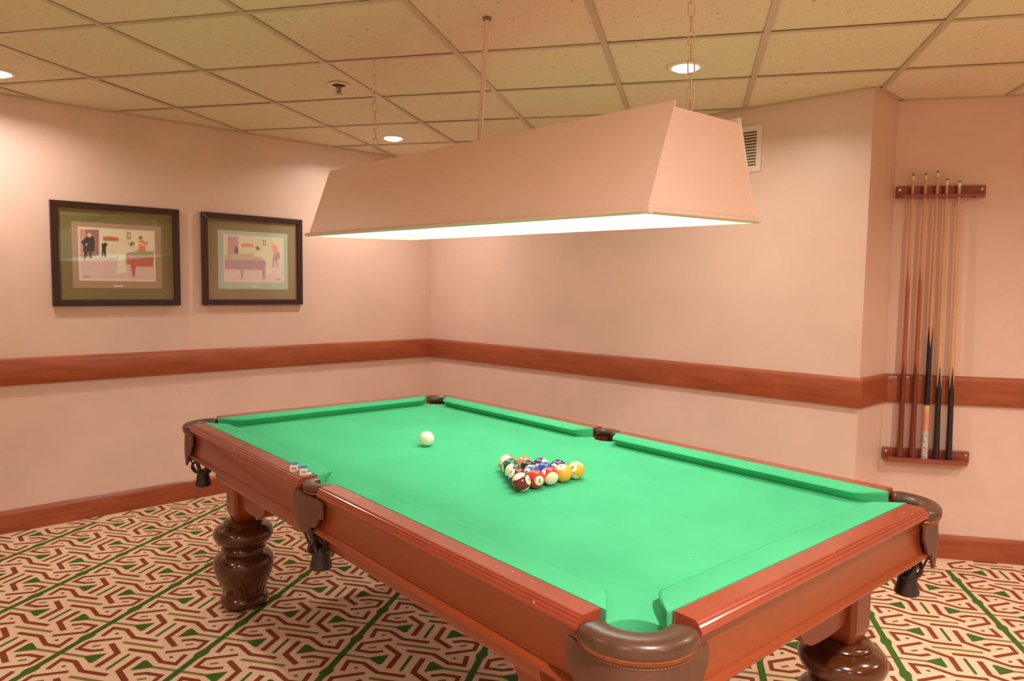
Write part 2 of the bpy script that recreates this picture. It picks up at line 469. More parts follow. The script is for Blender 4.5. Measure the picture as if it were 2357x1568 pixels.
bed.build('bed_cloth', M['cloth'], table, smooth=40)
# painted spot line / wear stays in the material

# cushions -----------------------------------------------------------------
def cushion(name, s0, s1, e0, e1, place, pw=1.3):
    """s runs along the rail; e0/e1 give the length of the rounded jaw at each end"""
    ss = [s0 + e0 * (1 - math.cos(PI / 2 * k / 7)) for k in range(8)] + [s1 - e1 * (1 - math.cos(PI / 2 * k / 7)) for k in range(7, -1, -1)]
    rings = []
    for k, s in enumerate(ss):
        if s < s0 + e0: t = (s0 + e0 - s) / e0
        elif s > s1 - e1: t = (s - s1 + e1) / e1
        else: t = 0
        d = ND * max(0.04, 1 - t ** pw)
        f = d / ND
        prof = [(0.0, ZR - 0.0005), (-d + 0.010 * f, ZR - 0.0015), (-d + 0.003 * f, ZR - 0.004), (-d, ZR - 0.0075), (-d + 0.003 * f, ZR - 0.0105), (-d + 0.026 * f, ZB + 0.0005), (0.0, ZB + 0.0005)]
        rings.append([place(s, o, z) for o, z in prof])
    mb = MB(); mb.loft(rings, True, True)
    return mb.build(name, M['cloth'], table, smooth=38)
for sy in (-1, 1):
    for sx in (-1, 1):
        cushion('cushion', 0.062, 1.086, 0.046, 0.074, lambda s, o, z, sx=sx, sy=sy: (sx * s, sy * (AY + o), z))
for sx in (-1, 1):
    cushion('cushion', -0.524, 0.524, 0.074, 0.074, lambda s, o, z, sx=sx: (sx * (AX + o), s, z))

# rail caps with a reeded edge ----------------------------------------------
CAPP = [(0.001, ZR - 0.032), (0.001, ZR - 0.003), (0.004, ZR), (0.0475, ZR), (0.0495, ZR - 0.0012), (0.0500, ZR - 0.0035), (0.0525, ZR - 0.0030), (0.0545, ZR - 0.0045), (0.0550, ZR - 0.0085),
        (0.0572, ZR - 0.0082), (0.0590, ZR - 0.0105), (0.0592, ZR - 0.0150), (0.0612, ZR - 0.0152), (0.0628, ZR - 0.0185), (0.0622, ZR - 0.0240), (0.0580, ZR - 0.0285), (0.0500, ZR - 0.032)]
def cap(s0, s1, place):
    rings = [[place(s, o, z) for o, z in CAPP] for s in (s0, s0 + 0.004, s1 - 0.004, s1)]
    mb = MB(); mb.loft(rings, True, True)
    return mb.build('rail_cap', M['captop'], table, smooth=25)
LX0, LX1, SY1 = 0.063, 1.0755, 0.511
for sy in (-1, 1):
    for sx in (-1, 1):
        cap(LX0, LX1, lambda s, o, z, sx=sx, sy=sy: (sx * s, sy * (AY + o), z))
for sx in (-1, 1):
    cap(-SY1, SY1, lambda s, o, z, sx=sx: (sx * (AX + o), s, z))
# aprons with a bead along the foot -------------------------------------------
APP = [(0.010, ZR - 0.0325), (0.052, ZR - 0.0325), (0.050, ZR - 0.040), (0.0455, ZR - 0.052), (0.0435, ZR - 0.085), (0.0450, ZR - 0.112), (0.0475, ZR - 0.121), (0.0460, ZR - 0.1235), (0.0500, ZR - 0.1250), (0.0560, ZR - 0.1275),
       (0.0585, ZR - 0.1325), (0.0570, ZR - 0.1385), (0.0500, ZR - 0.1430), (0.010, ZR - 0.1430)]
def apron(s0, s1, place):
    rings = [[place(s, o, z) for o, z in APP] for s in (s0, s1)]
    mb = MB(); mb.loft(rings, True, True)
    return mb.build('apron', M['wood'], table, smooth=25)
for sy in (-1, 1):
    for sx in (-1, 1):
        apron(0.035, 1.118, lambda s, o, z, sx=sx, sy=sy: (sx * s, sy * (AY + o), z))
for sx in (-1, 1):
    apron(-0.556, 0.556, lambda s, o, z, sx=sx: (sx * (AX + o), s, z))
# lower beams and inner carcass
for sy in (-1, 1):
    mb = MB(); y0 = sy * 0.560; y1 = sy * 0.612
    pr = [(0.560, 0.634), (0.560, 0.566), (0.592, 0.566), (0.606, 0.574), (0.612, 0.588), (0.612, 0.603), (0.606, 0.608), (0.614, 0.614), (0.618, 0.634)]
    mb.loft([[(x, sy * y, z) for y, z in pr] for x in (-0.93, 0.93)], True, True)
    mb.build('lower_beam', M['wood'], table, smooth=25)
mb = MB(); mb.box(-1.085, 1.085, -0.545, 0.545, 0.606, 0.694)
mb.build('carcass', M['leg'], table)

# legs --------------------------------------------------------------------
LEGX, LEGY = 1.036, 0.469
legprof = [(0.0, 0.0), (0.076, 0.0), (0.089, 0.008), (0.096, 0.022), (0.095, 0.036), (0.088, 0.047), (0.082, 0.053), (0.084, 0.060), (0.091, 0.082), (0.101, 0.108), (0.112, 0.136), (0.119, 0.165),
           (0.120, 0.187), (0.115, 0.206), (0.104, 0.220), (0.091, 0.228), (0.084, 0.232), (0.083, 0.239), (0.089, 0.244), (0.088, 0.251), (0.083, 0.256), (0.086, 0.262), (0.099, 0.270), (0.111, 0.282), (0.118, 0.298),
           (0.119, 0.312), (0.114, 0.326), (0.103, 0.337), (0.088, 0.344), (0.078, 0.348), (0.080, 0.354), (0.076, 0.360), (0.066, 0.366), (0.0, 0.366)]
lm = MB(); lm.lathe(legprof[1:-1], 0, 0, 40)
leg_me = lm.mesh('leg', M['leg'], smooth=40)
pm = MB()
h = 0.053; c_ = 0.012
sq = [(h, -h + c_), (h, h - c_), (h - c_, h), (-h + c_, h), (-h, h - c_), (-h, -h + c_), (-h + c_, -h), (h - c_, -h)]
pm.loft([[(x * k, y * k, z) for x, y in sq] for k, z in ((0.62, 0.360), (0.80, 0.372), (0.94, 0.392), (1.0, 0.410), (1.0, 0.607))], True, True)
post_me = pm.mesh('leg_post', M['wood'], smooth=20)
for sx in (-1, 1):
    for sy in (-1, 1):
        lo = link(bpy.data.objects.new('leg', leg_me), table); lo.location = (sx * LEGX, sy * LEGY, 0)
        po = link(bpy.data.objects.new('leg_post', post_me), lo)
# curved brackets between legs and frame
brp = [(0.0, 0.606), (0.0, 0.440)] + [(0.02 + 0.20 * (1 - math.cos(a)) / 2 * 1.0, 0.440 - 0.012 * math.sin(a * 1.0)) for a in [PI * k / 6 for k in range(7)]] + [(0.243, 0.452), (0.262, 0.474), (0.276, 0.506), (0.290, 0.536), (0.310, 0.560), (0.335, 0.606)]
def bracket(place):
    mb = MB(); n = len(brp)
    vs = [place(s, -0.03, z) for s, z in brp] + [place(s, 0.03, z) for s, z in brp]
    mb.raw(vs, [tuple(range(n)), tuple(range(2 * n - 1, n - 1, -1))] + [(i, (i + 1) % n, n + (i + 1) % n, n + i) for i in range(n)])
    mb.build('bracket', M['wood'], table, smooth=25)
for sx in (-1, 1):
    for sy in (-1, 1):
        bracket(lambda s, t, z, sx=sx, sy=sy: (sx * (LEGX - 0.045 - s), sy * LEGY + t, z))
        bracket(lambda s, t, z, sx=sx, sy=sy: (sx * LEGX + t, sy * (LEGY - 0.045 - s), z))

# pockets -------------------------------------------------------------------
def smooth01(t): t = max(0.0, min(1.0, t)); return t * t * (3 - 2 * t)
def rim_mesh(R, aw, bw, zc, half_a, name, ep=0.75, tip=0.14):
    """leather roll around a pocket; local +x points outwards"""
    mb = MB(); rings = []; n = 30; seg = 16
    for i in range(n + 1):
        a = -half_a + 2 * half_a * i / n
        t = abs(2.0 * i / n - 1); k = 1.0 if t < 1 - tip else math.sqrt(max(0.02, 1 - ((t - 1 + tip) / tip) ** 2))
        ring = []
        for j in range(seg):
            p = 2 * PI * j / seg; cx = math.cos(p); cz = math.sin(p)
            ex = math.copysign(abs(cx) ** ep, cx); ez = math.copysign(abs(cz) ** ep, cz)
            rr = R + aw * ex * (0.55 + 0.45 * k)
            ring.append((rr * math.cos(a), rr * math.sin(a), zc + bw * ez * (0.35 + 0.65 * k)))
        rings.append(ring)
    mb.loft(rings, True, True)
    return mb.mesh(name, M['leather'], smooth=50)
def strip(path, z0f, z1f, th, zbulge=None, nz=8):
    """a sheet that follows a plan path [(x,y,nx,ny,s)] between two height functions, with thickness"""
    mb = MB(); outer, inner = [], []
    for (x, y, nx, ny, s) in path:
        zt, zb = z0f(s), z1f(s)
        co, ci = [], []
        for k in range(nz + 1):
            z = zt + (zb - zt) * k / nz
            b = zbulge(s, z) if zbulge else 0.0
            co.append((x + nx * (b + th), y + ny * (b + th), z)); ci.append((x + nx * b, y + ny * b, z))
        outer.append(co); inner.append(ci)
    rings = [o + i[::-1] for o, i in zip(outer, inner)]
    mb.loft(rings, True, True)
    return mb
def rounded_corner_path(ox, lin, r, n=24):
    """plan path round a right-angled corner whose bisector is local +x: straight, arc, straight; ox = distance of the arc centre"""
    pts = []
    L0 = lin
    d0 = (math.cos(PI / 4), math.sin(PI / 4))
    total = L0 * 2 + r * PI / 2
    for i in range(n + 1):
        s = -total / 2 + total * i / n
        if abs(s) <= r * PI / 4:
            a = s / r; pts.append((ox + r * math.cos(a), r * math.sin(a), math.cos(a), math.sin(a), s))
        else:
            sg = 1 if s > 0 else -1; a = sg * PI / 4; e = abs(s) - r * PI / 4
            bx, by = ox + r * math.cos(a), r * math.sin(a)
            tx, ty = -math.sin(a) * sg, math.cos(a) * sg
            pts.append((bx + tx * e, by + ty * e, math.cos(a), math.sin(a), s))
    return pts
def flat_path(x, hw, n=20, bow=0.0):
    return [(x + bow * (1 - (2.0 * i / n - 1) ** 2), -hw + 2 * hw * i / n, 1.0, 0.0, -hw + 2 * hw * i / n) for i in range(n + 1)]

corner_rim = rim_mesh(0.085, 0.030, 0.020, ZR - 0.027, math.radians(74), 'corner_pocket')
side_rim = rim_mesh(0.0490, 0.0190, 0.0115, ZR - 0.0145, math.radians(86), 'side_pocket', 0.5, 0.02)
# tan welt under the roll
def welt_mesh(R, half_a, z, r):
    mb = MB(); mb.tube([(R * math.cos(a), R * math.sin(a), z) for a in [-half_a + 2 * half_a * i / 28 for i in range(29)]], r, 8)
    mb.tube([((R - 0.003) * math.cos(a), (R - 0.003) * math.sin(a), z - r * 1.5) for a in [-half_a + 2 * half_a * i / 28 for i in range(29)]], r * 0.9, 8)
    return mb.mesh('welt', M['welt'], smooth=60)
corner_welt = welt_mesh(0.1085, math.radians(76), ZR - 0.039, 0.0042)
side_welt = welt_mesh(0.0645, math.radians(62), ZR - 0.0265, 0.0022)
def stitch_mesh(R, half_a, z, n):
    mb = MB()
    for i in range(n):
        a = -half_a + 2 * half_a * (i + 0.5) / n
        mb.tube([(R * math.cos(a - half_a * 0.6 / n), R * math.sin(a - half_a * 0.6 / n), z), (R * math.cos(a + half_a * 0.6 / n), R * math.sin(a + half_a * 0.6 / n), z)], 0.0005, 5)
    return mb.mesh('stitching', M['welt'])
corner_stitch = stitch_mesh(0.1090, math.radians(70), ZR - 0.0515, 44)
# leather shields
def cz1(s):                                    # lower outline of the corner shield
    a = abs(s)
    return 0.600 + 0.048 * smooth01((a - 0.070) / 0.030) + 0.050 * smooth01((a - 0.112) / 0.040)
cpath = rounded_corner_path(0.0, 0.070, 0.098, 36)
corner_shield = strip(cpath, lambda s: ZR - 0.043, cz1, 0.007, lambda s, z: 0.004 * math.cos(min(1.0, abs(s) / 0.15) * PI / 2) * math.sin(PI * min(1, max(0, (ZR - 0.043 - z) / 0.13)))).mesh('shield', M['shield'], smooth=50)
def sz1(s):
    a = abs(s)
    return 0.640 + 0.022 * smooth01((a - 0.030) / 0.020) + 0.030 * smooth01((a - 0.062) / 0.024)
side_shield = strip(flat_path(0.052, 0.092, 24, bow=0.018), lambda s: ZR - 0.0295 - 0.006 * (s / 0.09) ** 2, sz1, 0.006, lambda s, z: 0.004 * math.sin(PI * min(1, max(0, (ZR - 0.034 - z) / 0.11)))).mesh('shield', M['shield'], smooth=50)
# liner, straps and cup hanging below the opening
def liner_mesh(r0, r1, z0, z1, span):
    mb = MB(); n = 24; o, i_ = [], []
    for k in range(n + 1):
        a = -span + 2 * span * k / n
        o.append((a, 1.0)); 
    rings = []
    for a, _ in o:
        rings.append([((r0) * math.cos(a), r0 * math.sin(a), z0), (r1 * math.cos(a), r1 * math.sin(a), z1), ((r1 - 0.004) * math.cos(a), (r1 - 0.004) * math.sin(a), z1), ((r0 - 0.004) * math.cos(a), (r0 - 0.004) * math.sin(a), z0)])
    mb.loft(rings, True, True)
    return mb.mesh('liner', M['liner'], smooth=60)
corner_liner = liner_mesh(0.082, 0.070, ZR - 0.03, 0.640, math.radians(100))
side_liner = liner_mesh(0.050, 0.054, ZR - 0.022, 0.690, math.radians(88))
def strap_mesh(r0, r1, z0, z1, bulge, w):
    mb = MB(); rings = []
    for k in range(11):
        t = k / 10.0; z = z0 + (z1 - z0) * t; r = r0 + (r1 - r0) * t + bulge * math.sin(PI * t)
        ww = w * (1.0 - 0.25 * math.sin(PI * t))
        rings.append([(r + 0.003, -ww, z), (r + 0.003, ww, z), (r - 0.002, ww, z), (r - 0.002, -ww, z)])
    mb.loft(rings, True, True)
    return mb.mesh('strap', M['cage'], smooth=60)
strap_me = strap_mesh(0.050, 0.019, 0.665, 0.560, 0.008, 0.0085)
cupm = MB(); cupm.lathe([(0.018, 0.574), (0.022, 0.570), (0.024, 0.555), (0.027, 0.535), (0.032, 0.516), (0.031, 0.509), (0.024, 0.505), (0.008, 0.503)], 0, 0, 20)
cup_me = cupm.mesh('cup', M['cage'], smooth=45)
loopm = MB(); loopm.tube([(0.020 + 0.022 * math.sin(a), 0.012 * math.cos(a) , 0.586 + 0.026 * math.cos(a)) for a in [PI * k / 10 for k in range(11)]], 0.0055, 8)
loop_me = loopm.mesh('cage_loop', M['cage'], smooth=60)

def pocket(name, rim, parts, loc, ang, cage_off, cage_z):
    root = link(bpy.data.objects.new(name, rim), table)
    root.location = (loc[0], loc[1], 0); root.rotation_euler = (0, 0, ang)
    for nm, me_ in parts:
        link(bpy.data.objects.new(nm, me_), root)
    for k in range(6):
        s = link(bpy.data.objects.new('strap', strap_me), root); s.location = (cage_off, 0, cage_z); s.rotation_euler = (0, 0, PI / 6 + k * PI / 3)
    for k in range(3):
        s = link(bpy.data.objects.new('cage_loop', loop_me), root); s.location = (cage_off, 0, cage_z); s.rotation_euler = (0, 0, k * 2 * PI / 3 + 0.3)
    c = link(bpy.data.objects.new('cup', cup_me), root); c.location = (cage_off, 0, cage_z)
    return root
for sx, sy, ang in ((1, -1, -PI / 4), (1, 1, PI / 4), (-1, 1, 3 * PI / 4), (-1, -1, -3 * PI / 4)):
    pocket('corner_pocket', corner_rim, [('welt', corner_welt), ('stitching', corner_stitch), ('shield', corner_shield), ('liner', corner_liner)], (sx * 1.120, sy * 0.559), ang, 0.045, -0.008)
for sy, ang in ((-1, -PI / 2), (1, PI / 2)):
    pocket('side_pocket', side_rim, [('welt', side_welt), ('shield', side_shield), ('liner', side_liner)], (0.0, sy * 0.601), ang, 0.020, 0.008)

# ------------------------------------------------------------------ balls
BR = 0.0285
def tw(x, y, z=0.0):
    return Vector((TX + x * math.cos(TYAW) - y * math.sin(TYAW), TY + x * math.sin(TYAW) + y * math.cos(TYAW), z))
sph = bmesh.new(); bmesh.ops.create_icosphere(sph, subdivisions=4, radius=BR)
sph_me = bpy.data.meshes.new('ball'); sph.to_mesh(sph_me); sph.free()
sph_me.polygons.foreach_set('use_smooth', [True] * len(sph_me.polygons))
BALLC = {1: (0.90, 0.47, 0.04), 2: (0.03, 0.07, 0.40), 3: (0.66, 0.045, 0.035), 4: (0.10, 0.025, 0.15), 5: (0.86, 0.23, 0.10), 6: (0.012, 0.13, 0.06), 7: (0.20, 0.018, 0.022), 8: (0.02, 0.012, 0.012)}
def ball_mat(num):
    """object z is the stripe axis: a band of colour round the equator on striped balls"""
    col = BALLC[num if num <= 8 else num - 8]
    m = mat('ball_%d' % num, col, 0.22, coat=0.35)
    nt = m.node_tree; b = nt.nodes['Principled BSDF']
    if num > 8:
        tc = nt.nodes.new('ShaderNodeTexCoord'); sp = nt.nodes.new('ShaderNodeSeparateXYZ'); nt.links.new(tc.outputs['Object'], sp.inputs[0])
        ab = nt.nodes.new('ShaderNodeMath'); ab.operation = 'ABSOLUTE'; nt.links.new(sp.outputs['Z'], ab.inputs[0])
        mr = nt.nodes.new('ShaderNodeMapRange'); mr.inputs['From Min'].default_value = BR * 0.625; mr.inputs['From Max'].default_value = BR * 0.645
        nt.links.new(ab.outputs[0], mr.inputs['Value'])
        mx = nt.nodes.new('ShaderNodeMix'); mx.data_type = 'RGBA'; mx.inputs[6].default_value = (*col, 1); mx.inputs[7].default_value = (0.90, 0.82, 0.62, 1)
        nt.links.new(mr.outputs['Result'], mx.inputs[0]); nt.links.new(mx.outputs[2], b.inputs['Base Color'])
    return m
def spot_mesh():
    mb = MB(); rings = []
    for k in range(5):
        a = math.radians(30) * k / 4 + 0.002
        rings.append([(BR * 1.004 * math.sin(a) * math.cos(2 * PI * i / 24), BR * 1.004 * math.sin(a) * math.sin(2 * PI * i / 24), BR * 1.004 * math.cos(a)) for i in range(24)])
    mb.loft(rings, True, True)
    return mb.mesh('number_spot', M['ivory'], smooth=60)
spot_me = spot_mesh()
def digits_mesh(num):
    cu = bpy.data.curves.new('t', 'FONT'); cu.body = str(num); cu.size = 0.0155 if num < 10 else 0.0125; cu.align_x = 'CENTER'; cu.align_y = 'CENTER'; cu.offset = 0.0003; cu.resolution_u = 3
    ob = bpy.data.objects.new('t', cu); COL.objects.link(ob)
    bpy.context.view_layer.update()
    me_ = bpy.data.meshes.new_from_object(ob.evaluated_get(bpy.context.evaluated_depsgraph_get()))
    bpy.data.objects.remove(ob)
    bm_ = bmesh.new(); bm_.from_mesh(me_); bmesh.ops.triangulate(bm_, faces=bm_.faces)
    for _ in range(2): bmesh.ops.subdivide_edges(bm_, edges=[e for e in bm_.edges if e.calc_length() > 0.002], cuts=1); bmesh.ops.triangulate(bm_, faces=bm_.faces)
    bm_.to_mesh(me_); bm_.free()
    for v in me_.vertices:
        p = Vector((v.co.x, v.co.y, BR)).normalized() * (BR * 1.009)
        v.co = p
    me_.materials.clear(); me_.materials.append(M['ink']); me_.name = 'number'
    return me_
def view_dir(p, r, u_, t):
    """direction given as right / up / towards the viewer, at a ball standing at p"""
    to = (Vector((0, 0, CAMH)) - p).normalized(); rt = Vector((0, 0, 1)).cross(to).normalized(); up = to.cross(rt)
    return (rt * r + up * u_ + to * t).normalized()
def frame_from(z, x):
    z = z.normalized(); x = (x - z * x.dot(z)).normalized(); y = z.cross(x)
    return Matrix((x, y, z)).transposed()
X0, Y0, DX, DY = 0.3505, -0.0385, BR * math.sqrt(3) * 1.012, BR * 2.012
def rackpos(row, j): return tw(X0 - DX * (4 - row), Y0 + (j - row / 2.0) * DY, ZB + BR)
BALLS = [  # number, row, place, stripe axis, number direction, roll of the digits, label
    (13, 0, 0, (-0.60, 0.65, 0.45), (-0.35, -0.25, 0.90), 0.5, 'orange striped ball at the far left corner of the rack'),
    (6, 1, 0, None, (0.95, 0.1, -0.2), 0, 'green solid ball behind the green striped one'),
    (5, 1, 1, None, (0.1, 0.97, -0.25), 0, 'orange solid ball at the back of the rack'),
    (14, 2, 0, (-0.80, 0.45, 0.40), (0.4, -0.3, -0.8), 0, 'green striped ball on the left edge of the rack'),
    (8, 2, 1, None, (0.95, -0.2, 0.1), 0, 'black ball in the middle of the rack'),
    (12, 2, 2, (0.85, 0.30, 0.45), (-0.62, -0.25, 0.72), 0.6, 'purple striped ball at the back of the rack'),
    (7, 3, 0, None, (-0.72, 0.42, 0.55), 0.3, 'maroon solid ball behind the maroon striped one'),
    (10, 3, 1, (-0.15, 0.93, -0.30), (-0.50, -0.05, 0.86), 0.35, 'blue striped ball with its number 10 showing'),
    (2, 3, 2, None, (0.85, -0.5, 0.15), 0, 'blue solid ball inside the rack'),
    (4, 3, 3, None, (-0.52, 0.05, 0.85), -0.5, 'purple solid ball behind the yellow ball'),
    (15, 4, 0, (-0.45, 0.85, 0.28), (0.82, 0.25, 0.50), -0.8, 'maroon striped ball at the nearest corner of the rack'),
    (3, 4, 1, None, (0.45, -0.17, 0.88), 2.75, 'red solid ball with its number 3 facing the viewer'),
    (11, 4, 2, (0.40, -0.42, 0.81), (-0.75, 0.22, 0.62), 0.5, 'red striped ball with a cream cap facing the viewer'),
    (1, 4, 3, None, (-0.20, 0.72, 0.66), 0.1, 'yellow solid ball with its number 1 near the top'),
    (9, 4, 4, (0.30, 0.93, -0.12), (-0.38, 0.30, 0.88), 0.7, 'yellow striped ball at the right corner of the rack'),
]
for num, row, j, ax, nd, roll, lab in BALLS:
    p = rackpos(row, j)
    o = bpy.data.objects.new('pool_ball', sph_me.copy()); o.data.materials.clear(); o.data.materials.append(ball_mat(num))
    link(o); o.location = p
    d = view_dir(p, *nd)
    upv = view_dir(p, math.sin(roll), math.cos(roll), 0.0)
    z = view_dir(p, *ax) if ax else upv
    if ax: d = (d - z * d.dot(z)).normalized()
    R3 = frame_from(z, d)                                   # object z = stripe axis, object x = number direction
    o.rotation_mode = 'QUATERNION'; o.rotation_quaternion = R3.to_quaternion()
    tag(o, lab, 'ball', 'racked pool balls')
    inv = R3.inverted()
    dm = digits_mesh(num)
    for sgn in (1, -1):
        zl = inv @ (d * sgn); yl = inv @ upv
        yl = (yl - zl * yl.dot(zl)).normalized(); xl = yl.cross(zl)
        Q = Matrix((xl, yl, zl)).transposed().to_quaternion()
        sp_ = link(bpy.data.objects.new('number_spot', spot_me), o); sp_.rotation_mode = 'QUATERNION'; sp_.rotation_quaternion = Q
        link(bpy.data.objects.new('number', dm), sp_)
cb = link(bpy.data.objects.new('cue_ball', sph_me.copy())); cb.data.materials.clear(); cb.data.materials.append(M['ivory'])
cb.location = tw(-0.3215, -0.0365, ZB + BR)
tag(cb, 'plain ivory cue ball standing alone on the green cloth', 'ball')

# ------------------------------------------------------------------ chalk cubes on the rail
def chalk(x, y, yaw, label, flap):
    r = empty('chalk_cube', tw(x, y, ZR), TYAW + yaw)
    tag(r, label, 'chalk', 'chalk cubes on the rail')
    s = 0.0115
    mb = MB(); mb.box(-s, s, -s, s, 0.0, 0.0205); bevel(mb.build('wrapper', M['chalkpaper'], r), 0.0008, 2)
    mb = MB(); rings = []
    k = s * 0.97
    for f, z in ((1.0, 0.0200), (1.0, 0.0228), (0.72, 0.0226), (0.45, 0.0212), (0.15, 0.0206)):
        rings.append([(k * f * math.cos(a) * (1.0 if f < 0.99 else 1 / max(abs(math.cos(a)), abs(math.sin(a)))), k * f * math.sin(a) * (1.0 if f < 0.99 else 1 / max(abs(math.cos(a)), abs(math.sin(a)))), z) for a in [PI * q / 8 for q in range(16)]])
    mb.loft(rings, True, True); mb.build('chalk_top', M['chalk'], r)
    for q in range(4):
        mb = MB(); mb.box(-s * 0.66, s * 0.66, -s - 0.0002, -s + 0.0004, 0.0050, 0.0135)
        w = mb.build('print_panel', M['chalkprint'] if not flap else M['mattan'], r); w.rotation_euler = (0, 0, q * PI / 2)
    if flap:
        mb = MB(); mb.raw([(s, -s, 0.001), (s + 0.011, -s - 0.002, 0.003), (s + 0.010, s * 0.2, 0.005), (s, s * 0.3, 0.002), (s, -s, 0.0005), (s + 0.011, -s - 0.002, 0.0025), (s + 0.010, s * 0.2, 0.0045), (s, s * 0.3, 0.0015)],
                          [(0, 1, 2, 3), (7, 6, 5, 4), (0, 4, 5, 1), (1, 5, 6, 2), (2, 6, 7, 3), (3, 7, 4, 0)])
        mb.build('torn_flap', M['chalkpaper'], r)
chalk(-0.150, -0.634, 1.02, 'blue chalk cube with a red printed label on the table rail', False)
chalk(-0.094, -0.630, 1.25, 'blue chalk cube with a torn label nearer the side pocket', True)

# ------------------------------------------------------------------ lamp over the table
LYAW = -0.8341; LC = Vector((-0.0835, 2.6151)); LZ = 1.5475
LB, WB, LT, WT, LH = 1.8138, 0.5395, 1.7936, 0.3092, 0.284
lamp = bpy.data.objects.new('billiard_lamp', None); link(lamp)
lamp.empty_display_size = 0.1
e1 = Vector((math.cos(LYAW), math.sin(LYAW), -0.0107)).normalized(); e2 = Vector((-math.sin(LYAW), math.cos(LYAW), 0.0235)).normalized(); e3 = e1.cross(e2).normalized(); e2 = e3.cross(e1)
lamp.matrix_world = Matrix(((e1.x, e2.x, e3.x, LC.x), (e1.y, e2.y, e3.y, LC.y), (e1.z, e2.z, e3.z, LZ), (0, 0, 0, 1)))
tag(lamp, 'long tapered salmon metal lamp shade hanging over the pool table', 'lamp')
def panel(name, q, th, inner=True):
    """q: four outer corners (bottom two, top two); thin sheet with a white inner face"""
    P = [Vector(p) for p in q]; n = (P[1] - P[0]).cross(P[3] - P[0]).normalized()
    c = sum(P, Vector()) / 4
    if n.dot(c - Vector((0, 0, c.z))) < 0: n = -n
    Q = [p - n * th for p in P]
    mb = MB(); mb.poly(P, 0); mb.poly(Q[::-1], 1)
    for i in range(4): mb.poly([P[i], Q[i], Q[(i + 1) % 4], P[(i + 1) % 4]], 0)
    return mb.build(name, [M['shade'], M['shadein']], lamp)
hb, wb, ht, wt = LB / 2 - 0.010, WB / 2 - 0.010, LT / 2, WT / 2
EH = LH - 0.016
fe = EH / LH
for s in (-1, 1):
    panel('side_panel', [(-hb, s * wb, 0.006), (hb, s * wb, 0.006), (ht, s * wt, LH), (-ht, s * wt, LH)], 0.005)
    xe = hb + (ht - hb) * fe; we = wb + (wt - wb) * fe
    panel('end_panel', [(s * (hb - 0.002), -wb + 0.004, 0.006), (s * (hb - 0.002), wb - 0.004, 0.006), (s * (xe - 0.002), we - 0.004, EH), (s * (xe - 0.002), -we + 0.004, EH)], 0.005)
zt_ = LH - 0.045; ft = zt_ / LH
mb = MB(); wx = wb + (wt - wb) * ft - 0.006; lx = hb + (ht - hb) * ft - 0.006
mb.poly([(-lx, -wx, zt_), (lx, -wx, zt_), (lx, wx, zt_), (-lx, wx, zt_)], 0)
mb.poly([(-lx, -wx, zt_ - 0.004), (-lx, wx, zt_ - 0.004), (lx, wx, zt_ - 0.004), (lx, -wx, zt_ - 0.004)], 1)
for a, b in (((-lx, -wx), (lx, -wx)), ((lx, -wx), (lx, wx)), ((lx, wx), (-lx, wx)), ((-lx, wx), (-lx, -wx))):
    mb.poly([(*a, zt_ - 0.004), (*b, zt_ - 0.004), (*b, zt_), (*a, zt_)], 1)
mb.build('top_panel', [M['shade'], M['shadein']], lamp)
# rolled lip along the foot
for s in (-1, 1):
    mb = MB(); prof = [(0.0, -0.002), (0.011, -0.001), (0.0150, 0.0035), (0.0125, 0.0095), (0.003, 0.013), (-0.006, 0.012), (-0.006, -0.002)]
    mb.loft([[(x, s * (wb + o), z - 0.002) for o, z in prof] for x in (-hb - 0.0135, hb + 0.0135)], True, True)
    mb.build('lip', M['shade'], lamp, smooth=50)
    mb = MB()
    mb.loft([[(s * (hb + o), y, z - 0.002) for o, z in prof] for y in (-wb - 0.0135, wb + 0.0135)], True, True)
    mb.build('lip', M['shade'], lamp, smooth=50)
for y in (-0.075, 0.075):
    for x in (-0.43, 0.43):
        mb = MB(); mb.tube([(x - 0.36, y, 0.185), (x + 0.36, y, 0.185)], 0.016, 12)
        t_ = mb.build('fluorescent_tube', M['tube'], lamp, smooth=60)
        for e in (-1, 1):
            mb = MB(); mb.box(x + e * 0.375 - 0.012, x + e * 0.375 + 0.012, y - 0.018, y + 0.018, 0.165, zt_ - 0.004); mb.build('tube_holder', M['shadein'], t_)
# rod and chains; parts of the lamp, so in its own frame
LMI = lamp.matrix_world.inverted()
def rodpart(name, a, b, r, m):
    mb = MB(); mb.tube([LMI @ Vector(a), LMI @ Vector(b)], r, 12); return mb.build(name, m, lamp, smooth=60)
rb = LC.to_3d() + e1 * (-0.075) + Vector((0, 0, LZ + zt_))
rodpart('conduit_rod', (-0.1046, 2.6144, ZC), (rb.x, rb.y, rb.z), 0.0085, M['chain'])
rodpart('rod_collar', (-0.1046, 2.6144, ZC), (-0.1046, 2.6144, ZC - 0.006), 0.016, M['brass'])
lk = MB(); pth = []
for k in range(24):
    a = 2 * PI * k / 24; pth.append((0.0088 * math.cos(a), 0.0, (0.0118 if math.sin(a) >= 0 else -0.0118) + 0.0088 * math.sin(a)))
lk.tube(pth, 0.0025, 7, closed=True); link_me = lk.mesh('chain_link', M['chain'], smooth=60)
